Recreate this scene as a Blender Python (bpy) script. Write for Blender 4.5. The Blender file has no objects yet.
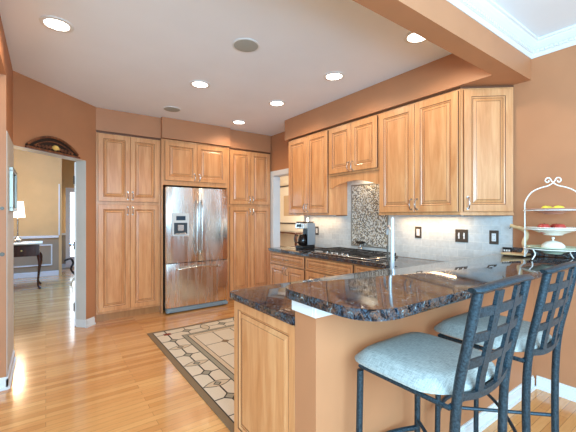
import bpy, bmesh, math, random
from mathutils import Vector, Matrix
random.seed(7)
PI = math.pi
C = bpy.context.scene.collection
sc = bpy.context.scene

# ------------------------------------------------------------------ camera, world, light, exposure
cam = bpy.data.cameras.new('camera'); cam.lens = 36*337/576; cam.sensor_width = 36; cam.clip_start = .05
co = bpy.data.objects.new('camera', cam); C.objects.link(co)
co.location = (0, 0, 1.36); co.rotation_euler = (PI/2, 0, math.radians(-35.7))
sc.camera = co

w = bpy.data.worlds.new('world'); sc.world = w; w.use_nodes = True
wn = w.node_tree.nodes; wn['Background'].inputs[0].default_value = (.66, .84, 1, 1)
wn['Background'].inputs[1].default_value = .85

def area(name, loc, rot, sx, sy, power, col=(1, 1, 1)):
    l = bpy.data.lights.new(name, 'AREA'); l.shape = 'RECTANGLE'; l.size = sx; l.size_y = sy
    l.energy = power*.8; l.color = col
    o = bpy.data.objects.new(name, l); C.objects.link(o); o.location = loc; o.rotation_euler = rot
    return o
# daylight through the tall windows of the breakfast room behind and right of the camera, then two added fills
area('window_daylight', (1.2, -2.8, 1.7), (math.radians(78), 0, 0), 4.0, 2.4, 60, (.50, .78, 1))
area('side_fill_light', (-1.4, -1.3, 1.5), (math.radians(82), 0, math.radians(-62)), 2.0, 1.6, 118, (.44, .75, 1))  # unseen fill added behind-left for the right wall, bar and angled cabinet
area('near_fill_light', (.3, -1.2, 1.7), (math.radians(80), 0, math.radians(-30)), 1.8, 1.4, 130, (.43, .75, 1))  # unseen flash-like fill added just behind the camera, no window there
# unseen blue overhead light, added to cool the floor of the hall beyond the doorway
el = area('hall_floor_fill', (.2, 7.0, 4.1), (0, 0, 0), 2.6, 3.6, 150, (.10, .42, 1)); el.data.spread = math.radians(110)
area('hall_warm_light', (-1.6, 7.2, 3.9), (0, 0, 0), 1.2, 1.2, 20, (1, .80, .56))  # warm area light high in the hall, no fixture built
area('dining_fill_light', (4.2, 5.6, 1.5), (math.radians(90), 0, math.radians(-20)), 1.2, 1.6, 55, (1, .96, .9))  # unseen fill added inside the dining room to brighten it

sc.view_settings.view_transform = 'Standard'
sc.view_settings.look = 'None'
sc.view_settings.exposure = 0.34
sc.view_settings.gamma = 1
sc.view_settings.use_curve_mapping = False

# ------------------------------------------------------------------ materials
def lin(c):
    c = c/255
    return c/12.92 if c <= .04045 else ((c+.055)/1.055)**2.4
def rgb(r, g, b): return (lin(r), lin(g), lin(b), 1)

def mat(name, col, rough=.5, metal=0, emit=None, es=1, spec=None, coat=0, trans=0):
    m = bpy.data.materials.new(name); m.use_nodes = True
    b = m.node_tree.nodes['Principled BSDF']
    b.inputs['Base Color'].default_value = col
    b.inputs['Roughness'].default_value = rough
    b.inputs['Metallic'].default_value = metal
    if spec is not None: b.inputs['Specular IOR Level'].default_value = spec
    if coat: b.inputs['Coat Weight'].default_value = coat; b.inputs['Coat Roughness'].default_value = .1
    if trans: b.inputs['Transmission Weight'].default_value = trans
    if emit: b.inputs['Emission Color'].default_value = emit; b.inputs['Emission Strength'].default_value = es
    return m
class NT:
    def __init__(s, m): s.t = m.node_tree; s.b = s.t.nodes['Principled BSDF']
    def n(s, kind, **kw):
        x = s.t.nodes.new(kind)
        for k, v in kw.items():
            if k in x.inputs: x.inputs[k].default_value = v
            else: setattr(x, k, v)
        return x
    def l(s, a, b): s.t.links.new(a, b)
    def coords(s, scale=(1, 1, 1), rot=(0, 0, 0), kind='Object'):
        tc = s.n('ShaderNodeTexCoord'); mp = s.n('ShaderNodeMapping')
        mp.inputs['Scale'].default_value = scale; mp.inputs['Rotation'].default_value = rot
        s.l(tc.outputs[kind], mp.inputs[0]); return mp.outputs[0]
    def ramp(s, fac, stops, const=False):
        r = s.n('ShaderNodeValToRGB')
        if const: r.color_ramp.interpolation = 'CONSTANT'
        e = r.color_ramp.elements
        while len(e) < len(stops): e.new(.5)
        for i, (p, c) in enumerate(stops): e[i].position = p; e[i].color = c
        s.l(fac, r.inputs[0]); return r.outputs[0]
    def noise(s, vec, scale, detail=3, rough=.5, dist=0):
        x = s.n('ShaderNodeTexNoise'); x.inputs['Scale'].default_value = scale
        x.inputs['Detail'].default_value = detail; x.inputs['Roughness'].default_value = rough
        x.inputs['Distortion'].default_value = dist
        s.l(vec, x.inputs['Vector']); return x.outputs[0]
    def mix(s, fac, a, b, mode='MIX'):
        x = s.n('ShaderNodeMix'); x.data_type = 'RGBA'; x.blend_type = mode
        for sock, v in ((x.inputs[0], fac), (x.inputs[6], a), (x.inputs[7], b)):
            if hasattr(v, 'is_output'): s.l(v, sock)
            else: sock.default_value = v
        return x.outputs[2]
    def bump(s, h, strength=.3, dist=.002):
        x = s.n('ShaderNodeBump'); x.inputs['Strength'].default_value = strength
        x.inputs['Distance'].default_value = dist
        s.l(h, x.inputs['Height']); s.l(x.outputs[0], s.b.inputs['Normal'])

def paint(name, col, rough=.6, var=.04):
    m = mat(name, col, rough); t = NT(m); v = t.coords()
    n = t.noise(v, 3, 3)
    a = tuple(c*(1-var) for c in col[:3])+(1,); b = tuple(min(1, c*(1+var)) for c in col[:3])+(1,)
    t.l(t.ramp(n, [(.35, a), (.65, b)]), t.b.inputs['Base Color'])
    t.bump(t.noise(v, 220, 2), .08, .001)
    return m

def wood(name, c1, c2, c3, rough=.3, scale=(9, 9, 1.0)):
    m = mat(name, c2, rough, coat=.15); t = NT(m); v = t.coords(scale)
    n = t.noise(v, 2.2, 6, .6, .6)
    base = t.ramp(n, [(.22, c1), (.5, c2), (.8, c3)])
    v2 = t.coords((70, 70, 2.0)); n2 = t.noise(v2, 3, 3, .6)
    fine = t.ramp(n2, [(.35, (.92, .90, .87, 1)), (.6, (1, 1, 1, 1))])
    t.l(t.mix(.6, base, fine, 'MULTIPLY'), t.b.inputs['Base Color'])
    return m

M = {}
M['wall'] = paint('caramel_wall_paint', rgb(184, 125, 86), .55)
M['hall_wall'] = paint('hall_wall_paint', rgb(216, 178, 124), .7)
M['hall_lower'] = paint('hall_lower_wall_paint', rgb(160, 142, 118), .7)
M['dining_wall'] = paint('dining_wall_paint', rgb(232, 218, 190), .7)
M['jamb'] = paint('jamb_paint', rgb(208, 204, 196), .5)
M['ceil'] = paint('ceiling_paint', rgb(238, 241, 246), .85, .01)
M['white'] = paint('white_trim_paint', rgb(226, 227, 226), .4, .01)
M['maple'] = wood('glazed_maple', rgb(192, 124, 74), rgb(212, 148, 97), rgb(230, 174, 122))
M['glaze'] = mat('dark_glaze', rgb(104, 62, 36), .5)
M['toekick'] = wood('maple_base_board', rgb(160, 105, 62), rgb(180, 124, 76), rgb(192, 138, 88))
M['darkwood'] = wood('dark_cherry', rgb(48, 20, 14), rgb(66, 28, 20), rgb(88, 40, 26), .2)
M['carved'] = wood('carved_dark_wood', rgb(60, 32, 20), rgb(112, 62, 36), rgb(166, 98, 54), .45)
M['boardwood'] = wood('pale_board_wood', rgb(205, 165, 115), rgb(222, 186, 138), rgb(235, 204, 160), .4)
M['chrome'] = mat('brushed_nickel', rgb(205, 203, 200), .22, 1)
M['white_metal'] = mat('white_wire', rgb(235, 235, 230), .35)
M['faucet'] = mat('white_faucet', rgb(225, 225, 225), .18, .35)
M['black'] = mat('black_plastic', rgb(18, 19, 21), .3)
M['castiron'] = mat('cast_iron', rgb(30, 30, 32), .55)
M['glass'] = mat('window_glass', (1, 1, 1, 1), .02, trans=1)
M['lens'] = mat('lit_lamp_lens', (1, 1, 1, 1), .5, emit=(1, .93, .82, 1), es=9)
M['shade'] = mat('lit_lamp_shade', (1, .95, .88, 1), .7, emit=(1, .84, .66, 1), es=2.2)
M['coffee_steel'] = mat('coffee_steel', rgb(140, 150, 160), .35, .4)
M['grille'] = mat('speaker_grille', rgb(170, 172, 165), .7)
M['porcelain'] = mat('porcelain', rgb(238, 232, 220), .2)
M['celadon'] = mat('pale_green_glaze', rgb(196, 210, 184), .2)
M['pinkplate'] = mat('brown_pink_glaze', rgb(190, 140, 118), .3)
M['banana'] = mat('yellow_fruit', rgb(232, 214, 70), .45)
M['apple'] = mat('red_apple', rgb(190, 70, 60), .3)
M['gold'] = mat('gilt', rgb(240, 205, 120), .3, .4)
M['plate_bronze'] = mat('bronze_cover_plate', rgb(92, 84, 76), .4, .6)
M['mirror'] = mat('frame_glass', rgb(78, 76, 68), .5, 0)
M['silver_frame'] = mat('pewter_frame', rgb(150, 148, 140), .3, .6)
M['darkframe'] = mat('dark_frame', rgb(60, 44, 34), .4)
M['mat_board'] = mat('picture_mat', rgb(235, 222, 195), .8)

# stainless
m = mat('stainless_steel', rgb(226, 224, 220), .24, 1); t = NT(m); v = t.coords((4, 4, .25))
n = t.noise(v, 5, 3); t.l(t.ramp(n, [(.3, (.2, .2, .2, 1)), (.7, (.32, .32, .32, 1))]), t.b.inputs['Roughness'])
v2 = t.coords((1.1, 1.1, .12)); t.bump(t.noise(v2, 4, 1), .16, .02); M['steel'] = m
M['steel_side'] = mat('fridge_side', rgb(60, 60, 62), .4, .3)

# oak floor: planks run along x
m = mat('oak_floor', rgb(200, 140, 80), .2, coat=.5); t = NT(m); v = t.coords()
br = t.n('ShaderNodeTexBrick'); t.l(v, br.inputs['Vector'])
br.inputs['Scale'].default_value = 1; br.inputs['Brick Width'].default_value = .95; br.inputs['Row Height'].default_value = .057
br.inputs['Mortar Size'].default_value = .0009; br.offset = .37; br.inputs['Bias'].default_value = 0
br.inputs['Color1'].default_value = (0, 0, 0, 1); br.inputs['Color2'].default_value = (1, 1, 1, 1); br.inputs['Mortar'].default_value = (.5, .5, .5, 1)
tone = t.ramp(br.outputs[0], [(0, rgb(202, 136, 76)), (.35, rgb(220, 156, 94)), (.7, rgb(232, 174, 110)), (1, rgb(210, 144, 82))])
g = t.noise(t.coords((1.4, 26, 1)), 3, 5, .65, .4)
gr = t.ramp(g, [(.3, (.86, .78, .70, 1)), (.55, (1, 1, 1, 1))])
c = t.mix(.75, tone, gr, 'MULTIPLY')
c = t.mix(br.outputs['Fac'], c, rgb(110, 64, 34))
t.l(c, t.b.inputs['Base Color'])
t.l(t.ramp(g, [(.3, (.22, .22, .22, 1)), (.7, (.13, .13, .13, 1))]), t.b.inputs['Roughness']); M['floor'] = m

# granite
m = mat('dark_granite', (.03, .03, .03, 1), .045, spec=.55); t = NT(m); v = t.coords((1, 1, 1))
n1 = t.noise(v, 34, 5, .66, 1.2); n2 = t.noise(v, 85, 4, .6, .6); n3 = t.noise(v, 11, 4, .6, 1.0)
base = t.ramp(n1, [(.38, rgb(10, 11, 14)), (.45, rgb(34, 32, 34)), (.52, rgb(116, 82, 64)), (.57, rgb(44, 46, 50)), (.64, rgb(122, 132, 134)), (.74, rgb(176, 186, 190))])
spk = t.ramp(n2, [(.38, rgb(8, 12, 18)), (.48, rgb(24, 34, 46)), (.56, rgb(70, 88, 102)), (.62, rgb(34, 42, 50)), (.74, rgb(176, 188, 192))])
f3 = t.ramp(n3, [(.42, (0, 0, 0, 1)), (.6, (1, 1, 1, 1))])
cc = t.mix(f3, base, spk)
t.l(cc, t.b.inputs['Base Color']); M['granite'] = m

# backsplash: pale stone brick (vertical face in the y-z plane of the local frame x-z)
m = mat('stone_subway_tile', rgb(210, 208, 200), .3); t = NT(m)
tc = t.n('ShaderNodeTexCoord'); sp = t.n('ShaderNodeSeparateXYZ'); cb = t.n('ShaderNodeCombineXYZ')
t.l(tc.outputs['Object'], sp.inputs[0]); t.l(sp.outputs[1], cb.inputs[0]); t.l(sp.outputs[2], cb.inputs[1])
br = t.n('ShaderNodeTexBrick'); t.l(cb.outputs[0], br.inputs['Vector']); br.inputs['Scale'].default_value = 1
br.inputs['Brick Width'].default_value = .15; br.inputs['Row Height'].default_value = .075; br.inputs['Mortar Size'].default_value = .0018
br.inputs['Color1'].default_value = rgb(194, 198, 198); br.inputs['Color2'].default_value = rgb(208, 212, 212); br.inputs['Mortar'].default_value = rgb(218, 218, 212)
n = t.noise(cb.outputs[0], 30, 4, .6)
t.l(t.mix(.5, br.outputs[0], t.ramp(n, [(.3, (.78, .76, .72, 1)), (.6, (1, 1, 1, 1))]), 'MULTIPLY'), t.b.inputs['Base Color'])
M['tile'] = m
# mosaic
m = mat('glass_mosaic', rgb(150, 140, 120), .25); t = NT(m)
tc = t.n('ShaderNodeTexCoord'); sp = t.n('ShaderNodeSeparateXYZ'); cb = t.n('ShaderNodeCombineXYZ')
t.l(tc.outputs['Object'], sp.inputs[0]); t.l(sp.outputs[1], cb.inputs[0]); t.l(sp.outputs[2], cb.inputs[1])
vm = t.n('ShaderNodeVectorMath', operation='SCALE'); vm.inputs['Scale'].default_value = 1/.012; t.l(cb.outputs[0], vm.inputs[0])
fl = t.n('ShaderNodeVectorMath', operation='FLOOR'); t.l(vm.outputs[0], fl.inputs[0])
wnz = t.n('ShaderNodeTexWhiteNoise'); wnz.noise_dimensions = '2D'; t.l(fl.outputs[0], wnz.inputs['Vector'])
col = t.ramp(wnz.outputs[0], [(0, rgb(44, 42, 42)), (.2, rgb(200, 200, 194)), (.42, rgb(110, 92, 72)), (.55, rgb(70, 66, 60)), (.7, rgb(168, 150, 118)), (.84, rgb(214, 214, 208))], True)
fr = t.n('ShaderNodeVectorMath', operation='FRACTION'); t.l(vm.outputs[0], fr.inputs[0])
s2 = t.n('ShaderNodeSeparateXYZ'); t.l(fr.outputs[0], s2.inputs[0])
mx = t.n('ShaderNodeMath', operation='MINIMUM'); t.l(s2.outputs[0], mx.inputs[0]); t.l(s2.outputs[1], mx.inputs[1])
lt = t.n('ShaderNodeMath', operation='LESS_THAN'); t.l(mx.outputs[0], lt.inputs[0]); lt.inputs[1].default_value = .14
t.l(t.mix(lt.outputs[0], col, rgb(190, 186, 176)), t.b.inputs['Base Color']); M['mosaic'] = m

# seat fabric
m = mat('woven_grey_fabric', rgb(150, 168, 172), .9); t = NT(m)
a1 = t.noise(t.coords((420, 40, 420)), 1, 2); a2 = t.noise(t.coords((40, 420, 40)), 1, 2)
x = t.mix(.5, t.ramp(a1, [(.3, rgb(124, 130, 126)), (.7, rgb(190, 193, 188))]), t.ramp(a2, [(.3, rgb(120, 126, 124)), (.7, rgb(192, 194, 188))]))
t.l(x, t.b.inputs['Base Color']); t.bump(a1, .4, .002); M['fabric'] = m
# stool iron
m = mat('blue_black_iron', rgb(44, 58, 68), .42, .5); t = NT(m); nn = t.noise(t.coords(), 150, 3)
t.l(t.ramp(nn, [(.35, rgb(28, 44, 54)), (.7, rgb(60, 80, 92))]), t.b.inputs['Base Color']); t.bump(nn, .25, .001); M['iron'] = m
# rug
def rugmat(n, c):
    m = mat(n, c, .95); t = NT(m); q = t.noise(t.coords(), 320, 2)
    a = tuple(k*.84 for k in c[:3])+(1,); t.l(t.ramp(q, [(.35, a), (.65, c)]), t.b.inputs['Base Color']); t.bump(q, .5, .003); return m
M['rug_cream'] = rugmat('rug_cream', rgb(230, 212, 188)); M['rug_olive'] = rugmat('rug_olive', rgb(140, 114, 84))
M['rug_dark'] = rugmat('rug_dark', rgb(40, 30, 26)); M['rug_red'] = rugmat('rug_red', rgb(140, 62, 42))
M['rug_blue'] = rugmat('rug_blue', rgb(164, 154, 134)); M['rug_tan'] = rugmat('rug_tan', rgb(218, 194, 164))

# ------------------------------------------------------------------ mesh helpers
def obj(name, bm, mats, parent=None, smooth=False, loc=None):
    if not isinstance(mats, (list, tuple)): mats = [mats]
    bmesh.ops.recalc_face_normals(bm, faces=bm.faces)
    me = bpy.data.meshes.new(name); bm.to_mesh(me); bm.free()
    for k in mats: me.materials.append(M[k] if isinstance(k, str) else k)
    o = bpy.data.objects.new(name, me); C.objects.link(o)
    if smooth:
        for p in me.polygons: p.use_smooth = True
        try:
            me.set_sharp_from_angle(angle=math.radians(40))
        except Exception: pass
    if parent is not None: o.parent = parent
    if loc: o.location = loc
    return o
def thing(name, label, cat, loc=(0, 0, 0), rz=0, group=None):
    o = bpy.data.objects.new(name, None); C.objects.link(o); o.empty_display_size = .1
    o.location = loc; o.rotation_euler = (0, 0, rz); o['label'] = label; o['category'] = cat
    if group: o['group'] = group
    return o
def tag(o, label, cat, group=None):
    o['label'] = label; o['category'] = cat
    if group: o['group'] = group
    return o
def struct(name, bm, m, parent=None, smooth=False):
    o = obj(name, bm, m, parent, smooth)
    if parent is None: o['kind'] = 'structure'
    return o
def dup(root, loc=None, rz=None, label=None, group=None):
    def cp(o, par):
        c = o.copy(); C.objects.link(c)
        if par is not None: c.parent = par
        for ch in list(o.children): cp(ch, c)
        return c
    r = cp(root, None)
    if loc: r.location = loc
    if rz is not None: r.rotation_euler = (0, 0, rz)
    if label: r['label'] = label
    if group: r['group'] = group
    return r
def B(): return bmesh.new()
def box(bm, x0, x1, y0, y1, z0, z1, bev=0, mi=0, mtx=None, seg=1):
    t = bmesh.new()
    bmesh.ops.create_cube(t, size=1)
    for v in t.verts:
        v.co = Vector((x0+(v.co.x+.5)*(x1-x0), y0+(v.co.y+.5)*(y1-y0), z0+(v.co.z+.5)*(z1-z0)))
    if bev: bmesh.ops.bevel(t, geom=t.edges[:], offset=bev, segments=seg, affect='EDGES', profile=.5)
    join(bm, t, mtx, mi); return bm
def join(bm, t, mtx=None, mi=None):
    mp = {}
    for v in t.verts: mp[v] = bm.verts.new(mtx @ v.co if mtx else v.co)
    for f in t.faces:
        try:
            nf = bm.faces.new([mp[v] for v in f.verts]); nf.material_index = f.material_index if mi is None else mi
        except ValueError: pass
    t.free()
def prism(bm, pts, z0, z1, mi=0, bev=0, seg=2):
    t = bmesh.new()
    a = [t.verts.new((p[0], p[1], z0)) for p in pts]; b = [t.verts.new((p[0], p[1], z1)) for p in pts]
    t.faces.new(a[::-1]); t.faces.new(b); n = len(pts)
    for i in range(n): t.faces.new((a[i], a[(i+1) % n], b[(i+1) % n], b[i]))
    if bev:
        ed = [e for e in t.edges if abs(e.verts[0].co.z-e.verts[1].co.z) < 1e-6]
        bmesh.ops.bevel(t, geom=ed, offset=bev, segments=seg, affect='EDGES', profile=.5)
    join(bm, t, None, mi); return bm
def tube(bm, pts, r, seg=10, cap=True, mi=0, sx=1, closed=False):
    """sweep a circle (radius r, or per-point list) along pts"""
    pts = [Vector(p) for p in pts]; n = len(pts)
    rs = r if isinstance(r, (list, tuple)) else [r]*n
    rings = []; up = None
    for i, p in enumerate(pts):
        if closed: d = (pts[(i+1) % n]-pts[i-1]).normalized()
        else: d = (pts[min(i+1, n-1)]-pts[max(i-1, 0)]).normalized()
        if up is None:
            up = Vector((0, 0, 1)) if abs(d.z) < .9 else Vector((1, 0, 0))
        s = d.cross(up)
        if s.length < 1e-6: s = d.orthogonal()
        s.normalize(); up = s.cross(d).normalized()
        rings.append([bm.verts.new(p+s*math.cos(2*PI*k/seg)*rs[i]*sx+up*math.sin(2*PI*k/seg)*rs[i]) for k in range(seg)])
    m = n if closed else n-1
    for i in range(m):
        a, b = rings[i], rings[(i+1) % n]
        for k in range(seg):
            f = bm.faces.new((a[k], a[(k+1) % seg], b[(k+1) % seg], b[k])); f.material_index = mi
    if cap and not closed:
        bm.faces.new(rings[0][::-1]).material_index = mi; bm.faces.new(rings[-1]).material_index = mi
    return bm
def lathe(bm, prof, c=(0, 0, 0), seg=32, mi=0):
    rings = []
    for r, z in prof:
        if r < 1e-5: rings.append([bm.verts.new((c[0], c[1], c[2]+z))])
        else: rings.append([bm.verts.new((c[0]+r*math.cos(2*PI*k/seg), c[1]+r*math.sin(2*PI*k/seg), c[2]+z)) for k in range(seg)])
    for a, b in zip(rings, rings[1:]):
        for k in range(seg):
            k2 = (k+1) % seg
            if len(a) == 1 and len(b) == 1: continue
            vs = [a[0], b[k2], b[k]] if len(a) == 1 else ([a[k], a[k2], b[0]] if len(b) == 1 else [a[k], a[k2], b[k2], b[k]])
            bm.faces.new(vs).material_index = mi
    return bm
def bez(p0, p1, p2, p3, n=12):
    out = []
    for i in range(n+1):
        t = i/n; out.append(tuple((1-t)**3*a+3*(1-t)**2*t*b+3*(1-t)*t*t*c+t**3*d for a, b, c, d in zip(p0, p1, p2, p3)))
    return out
def spline(pts, n=8):
    pts = [Vector(p) for p in pts]; out = []
    for i in range(len(pts)-1):
        a = pts[max(i-1, 0)]; b = pts[i]; c = pts[i+1]; d = pts[min(i+2, len(pts)-1)]
        for k in range(n):
            t = k/n
            out.append(.5*((2*b)+(c-a)*t+(2*a-5*b+4*c-d)*t*t+(3*b-a-3*c+d)*t**3))
    out.append(pts[-1]); return out

# ------------------------------------------------------------------ the setting
H = 2.743; WX = 3.168
struct('floor', box(B(), -3.6, 6.2, -3.0, 11.2, -.08, 0), 'floor')
bm = B(); prism(bm, [(-3.0, -3.0), (WX+.12, -3.0), (WX+.12, 5.62), (.46, 5.62), (.46, 4.96), (-.30, 4.20), (-3.0, 4.20)], H, H+.1)
struct('ceiling', bm, 'ceil')
# range wall with the doorway behind the coffee maker
bm = B()
box(bm, WX, WX+.12, .25, 4.0, 0, H-.001); box(bm, WX, WX+.12, -2.2, .25, 2.35, H-.001); box(bm, WX, WX+.12, -3.0, -2.2, 0, H-.001); box(bm, WX, WX+.12, 4.0, 4.82, 2.04, H-.001); box(bm, WX, WX+.12, 4.82, 5.5, 0, H-.001)
struct('wall_right', bm, 'wall')
struct('wall_back', box(B(), .52, WX+.12, 5.5, 5.62, 0, H-.001), 'wall')
# diagonal wall with doorway
A0 = Vector((-.254, 4.126)); u = Vector((.7071, .7071)); nb = Vector((-.7071, .7071)); TH = .135
def dp(s, t): p = A0+u*s+nb*t; return (p.x, p.y)
bm = B()
prism(bm, [dp(0, 0), dp(.921, 0), dp(.921, TH), dp(0, TH)], 2.035, 4.2)
prism(bm, [dp(.921, 0), dp(1.09, 0), dp(1.09, TH), dp(.921, TH)], 0, 4.2)
struct('wall_diagonal', bm, 'wall')
bm = B(); prism(bm, [dp(.916, -.001), dp(.921, -.001), dp(.921, TH+.001), dp(.916, TH+.001)], 0.09, 2.03)
prism(bm, [dp(0.002, .001), dp(.916, .001), dp(.916, TH), dp(0.002, TH)], 2.03, 2.035)
struct('trim_1', bm, 'jamb')
# left wall with wide opening toward the near side
bm = B(); box(bm, -.404, -.254, 3.45, 4.126, 0, H-.001); box(bm, -.404, -.254, -3.0, 3.45, 2.47, H-.001)
struct('wall_left', bm, 'wall')
struct('trim_2', box(B(), -.254, -.249, 3.47, 4.12, .1, 2.035), 'jamb')
# hall beyond
bm = B()
box(bm, -3.6, .24, 9.4, 9.52, 0, 4.2); box(bm, .24, .30, 9.4, 10.6, 0, 4.2); box(bm, .30, 3.1, 10.6, 10.72, 0, 4.2)
struct('wall_hall_back', bm, 'hall_wall')
bm = B(); box(bm, -3.6, .24, 9.392, 9.4, 0, .86); box(bm, .30, 3.1, 10.592, 10.6, 0, .86)
struct('wall_hall_wainscot', bm, 'hall_lower')
struct('wall_hall_left', box(B(), -3.6, -3.48, 4.2, 9.4, 0, 4.2), 'hall_wall')
bm = B(); box(bm, 3.1, 3.2, 5.62, 10.72, 0, 4.2)
struct('wall_hall_right', bm, 'hall_wall')
struct('wall_hall_front', box(B(), -3.6, -.404, 4.12, 4.2, 0, 4.2), 'hall_wall')
struct('ceiling_hall', box(B(), -3.6, 3.2, 4.9, 10.72, 4.2, 4.3), 'ceil')
bm = B(); box(bm, -3.48, .24, 9.37, 9.392, .86, .915, .004); box(bm, .301, 3.1, 10.57, 10.592, .86, .915, .004)
struct('trim_3', bm, 'white')
bm = B(); box(bm, .235, .262, 9.375, 9.399, .92, 2.1)
struct('trim_4', bm, 'white')
bm = B()
for (xa, xb) in ((-2.9, -1.75), (-1.6, .12)):
    for q in ((xa, xb, .24, .265), (xa, xb, .69, .715)): box(bm, q[0], q[1], 9.378, 9.392, q[2], q[3])
    for q in ((xa, xa+.025), (xb-.025, xb)): box(bm, q[0], q[1], 9.378, 9.392, .265, .69)
struct('trim_5', bm, 'white')
bm = B(); box(bm, -3.48, .24, 9.375, 9.392, 0, .11, .003); box(bm, .301, 3.1, 10.575, 10.592, 0, .11, .003)
struct('baseboard_hall', bm, 'white')
# glazed entry door of the hall
bm = B(); x0, x1 = .42, .98
box(bm, x0, x0+.1, 10.50, 10.54, .02, 2.1); box(bm, x1-.1, x1, 10.50, 10.54, .02, 2.1); box(bm, x0+.1, x1-.1, 10.50, 10.54, .02, .3); box(bm, x0+.1, x1-.1, 10.50, 10.54, 1.98, 2.1)
d2 = struct('door_2', bm, 'white')
obj('pane', box(B(), x0+.1, x1-.1, 10.515, 10.525, .3, 1.98), mat('frosted_daylit_pane', (.8, .9, 1, 1), .3, emit=(.8, .92, 1, 1), es=3.5), d2)
# hall door leaf standing open on the far side of the right jamb, seen edge on
a = Vector(dp(.905, TH+.01)); e = Vector((.078, .997)).normalized(); s_ = Vector((e.y, -e.x))
def lp(p, q): r = a+e*p+s_*q; return (r.x, r.y)
bm = B(); prism(bm, [lp(0, 0), lp(.86, 0), lp(.86, .035), lp(0, .035)], .01, 2.02)
d1 = struct('door_1', bm, 'white')
for zc in (.25, 1.0, 1.8):
    bm = B(); k = lp(-.012, -.004); tube(bm, [(k[0], k[1], zc-.05), (k[0], k[1], zc+.05)], .008)
    obj('hinge', bm, 'plate_bronze', d1)
bm = B(); k0 = lp(.80, 0); k1 = lp(.80, -.05); k2 = lp(.80, -.075)
tube(bm, [(k0[0], k0[1], .95), (k1[0], k1[1], .95)], .012); tube(bm, [(k1[0], k1[1], .95), (k2[0], k2[1], .95)], [.028, .024], 14)
obj('door_knob', bm, 'chrome', d1, True)
# dining room beyond the range wall doorway
struct('wall_dining_right', box(B(), 5.2, 5.3, 4.0, 9.6, 0, H), 'dining_wall')
struct('wall_dining_back', box(B(), 3.2, 5.3, 9.6, 9.7, 0, H), 'dining_wall')
struct('ceiling_dining', box(B(), WX+.121, 5.3, 3.4, 9.7, H, H+.1), 'ceil')
# doorway casing
bm = B()
box(bm, WX-.018, WX, 4.82, 4.905, 0, 2.125, .003); box(bm, WX-.018, WX, 3.995, 4.82, 2.04, 2.125, .003)
box(bm, WX-.001, WX+.121, 4.812, 4.82, 0, 2.04); box(bm, WX-.001, WX+.121, 4.0, 4.812, 2.032, 2.04)
struct('trim_6', bm, 'white')
# soffits, beam
bm = B(); box(bm, .50, 1.312, 4.895, 5.49, 2.452, H-.002); struct('trim_7', bm, 'wall')
bm = B(); box(bm, 1.312, 2.352, 4.825, 5.49, 2.452, H-.002); struct('trim_8', bm, 'wall')
bm = B(); box(bm, 2.352, 3.15, 4.895, 5.49, 2.452, H-.002); struct('trim_9', bm, 'wall')
bm = B(); box(bm, 2.807, WX-.001, 1.195, 3.985, 2.452, H-.002); struct('trim_10', bm, 'wall')
bm = B(); box(bm, -3.0, WX-.001, 1.06, 1.195, 2.452, H-.002); struct('trim_11', bm, 'wall')
# crown moulding on the near side of the beam and along the right wall
def crown(bm, p0, p1, nrm, flip=1):
    prof = [(0, 0), (.006, 0), (.012, .012), (.014, .03), (.022, .032), (.022, .052), (.03, .056), (.045, .07), (.06, .088), (.062, .1), (.074, .104), (.074, .121), (0, .121)]
    p0 = Vector(p0); p1 = Vector(p1); nv = Vector(nrm)
    d = (p1-p0).normalized()
    ra = []; rb = []
    for (o, z) in prof:
        # mitre at p1 (inner corner): shorten by o
        ra.append(bm.verts.new((p0.x+nv.x*o, p0.y+nv.y*o, 2.62+z)))
        q = p1+nv*o-d*o
        rb.append(bm.verts.new((q.x, q.y, 2.62+z)))
    for i in range(len(prof)-1): bm.faces.new((ra[i], ra[i+1], rb[i+1], rb[i]))
    bm.faces.new(ra)
    L = (p1-p0).length; k = 0
    while k*.03 < L-.05:
        q = p0+d*(k*.03+.01)+nv*.022
        t = bmesh.new(); bmesh.ops.create_cube(t, size=1)
        M4 = Matrix.Translation((q.x, q.y, 2.62+.042)) @ Matrix(((d.x, nv.x, 0, 0), (d.y, nv.y, 0, 0), (0, 0, 1, 0), (0, 0, 0, 1))) @ Matrix.Diagonal((.017, .018, .017, 1))
        join(bm, t, M4, 0); k += 1
bm = B(); crown(bm, (-2.9, 1.06), (WX, 1.06), (0, -1)); crown(bm, (WX, -2.9), (WX, 1.06), (-1, 0))
struct('trim_12', bm, 'white')
# baseboards
def bb(bm, p0, p1, t=.014, h=.095, side=1):
    p0 = Vector(p0); p1 = Vector(p1); d = (p1-p0).normalized(); n_ = Vector((d.y, -d.x))*side
    prism(bm, [tuple(p0), tuple(p1), tuple(p1+n_*t), tuple(p0+n_*t)], 0, h-.015)
    prism(bm, [tuple(p0), tuple(p1), tuple(p1+n_*t*.55), tuple(p0+n_*t*.55)], h-.015, h)
    prism(bm, [tuple(p0+n_*t), tuple(p1+n_*t), tuple(p1+n_*t*1.9), tuple(p0+n_*t*1.9)], 0, .02)
bm = B(); bb(bm, (-.254, 3.436), (-.254, 4.12)); bb(bm, (-.404, 3.45), (-.24, 3.45)); struct('baseboard_left', bm, 'white')
bm = B(); bb(bm, dp(.905, 0), dp(1.055, 0)); bb(bm, dp(.915, TH), dp(.915, -.014), side=-1); struct('baseboard_diagonal', bm, 'white')
bm = B(); bb(bm, (WX, 1.02), (WX, .26)); struct('baseboard_right', bm, 'white')
bm = B(); bb(bm, (.872, 1.04), (WX-.03, 1.04)); bb(bm, (.886, 1.18), (.886, 1.026)); struct('baseboard_bar', bm, 'white')
# bar half wall with white frieze trim under the top
struct('wall_bar', box(B(), .886, WX-.001, 1.04, 1.18, 0, 1.005), 'wall')
bm = B(); box(bm, .868, WX-.002, 1.022, 1.0395, .952, 1.004, .003); box(bm, .868, .8855, 1.04, 1.183, .952, 1.004, .003)
struct('trim_13', bm, 'white')

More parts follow.
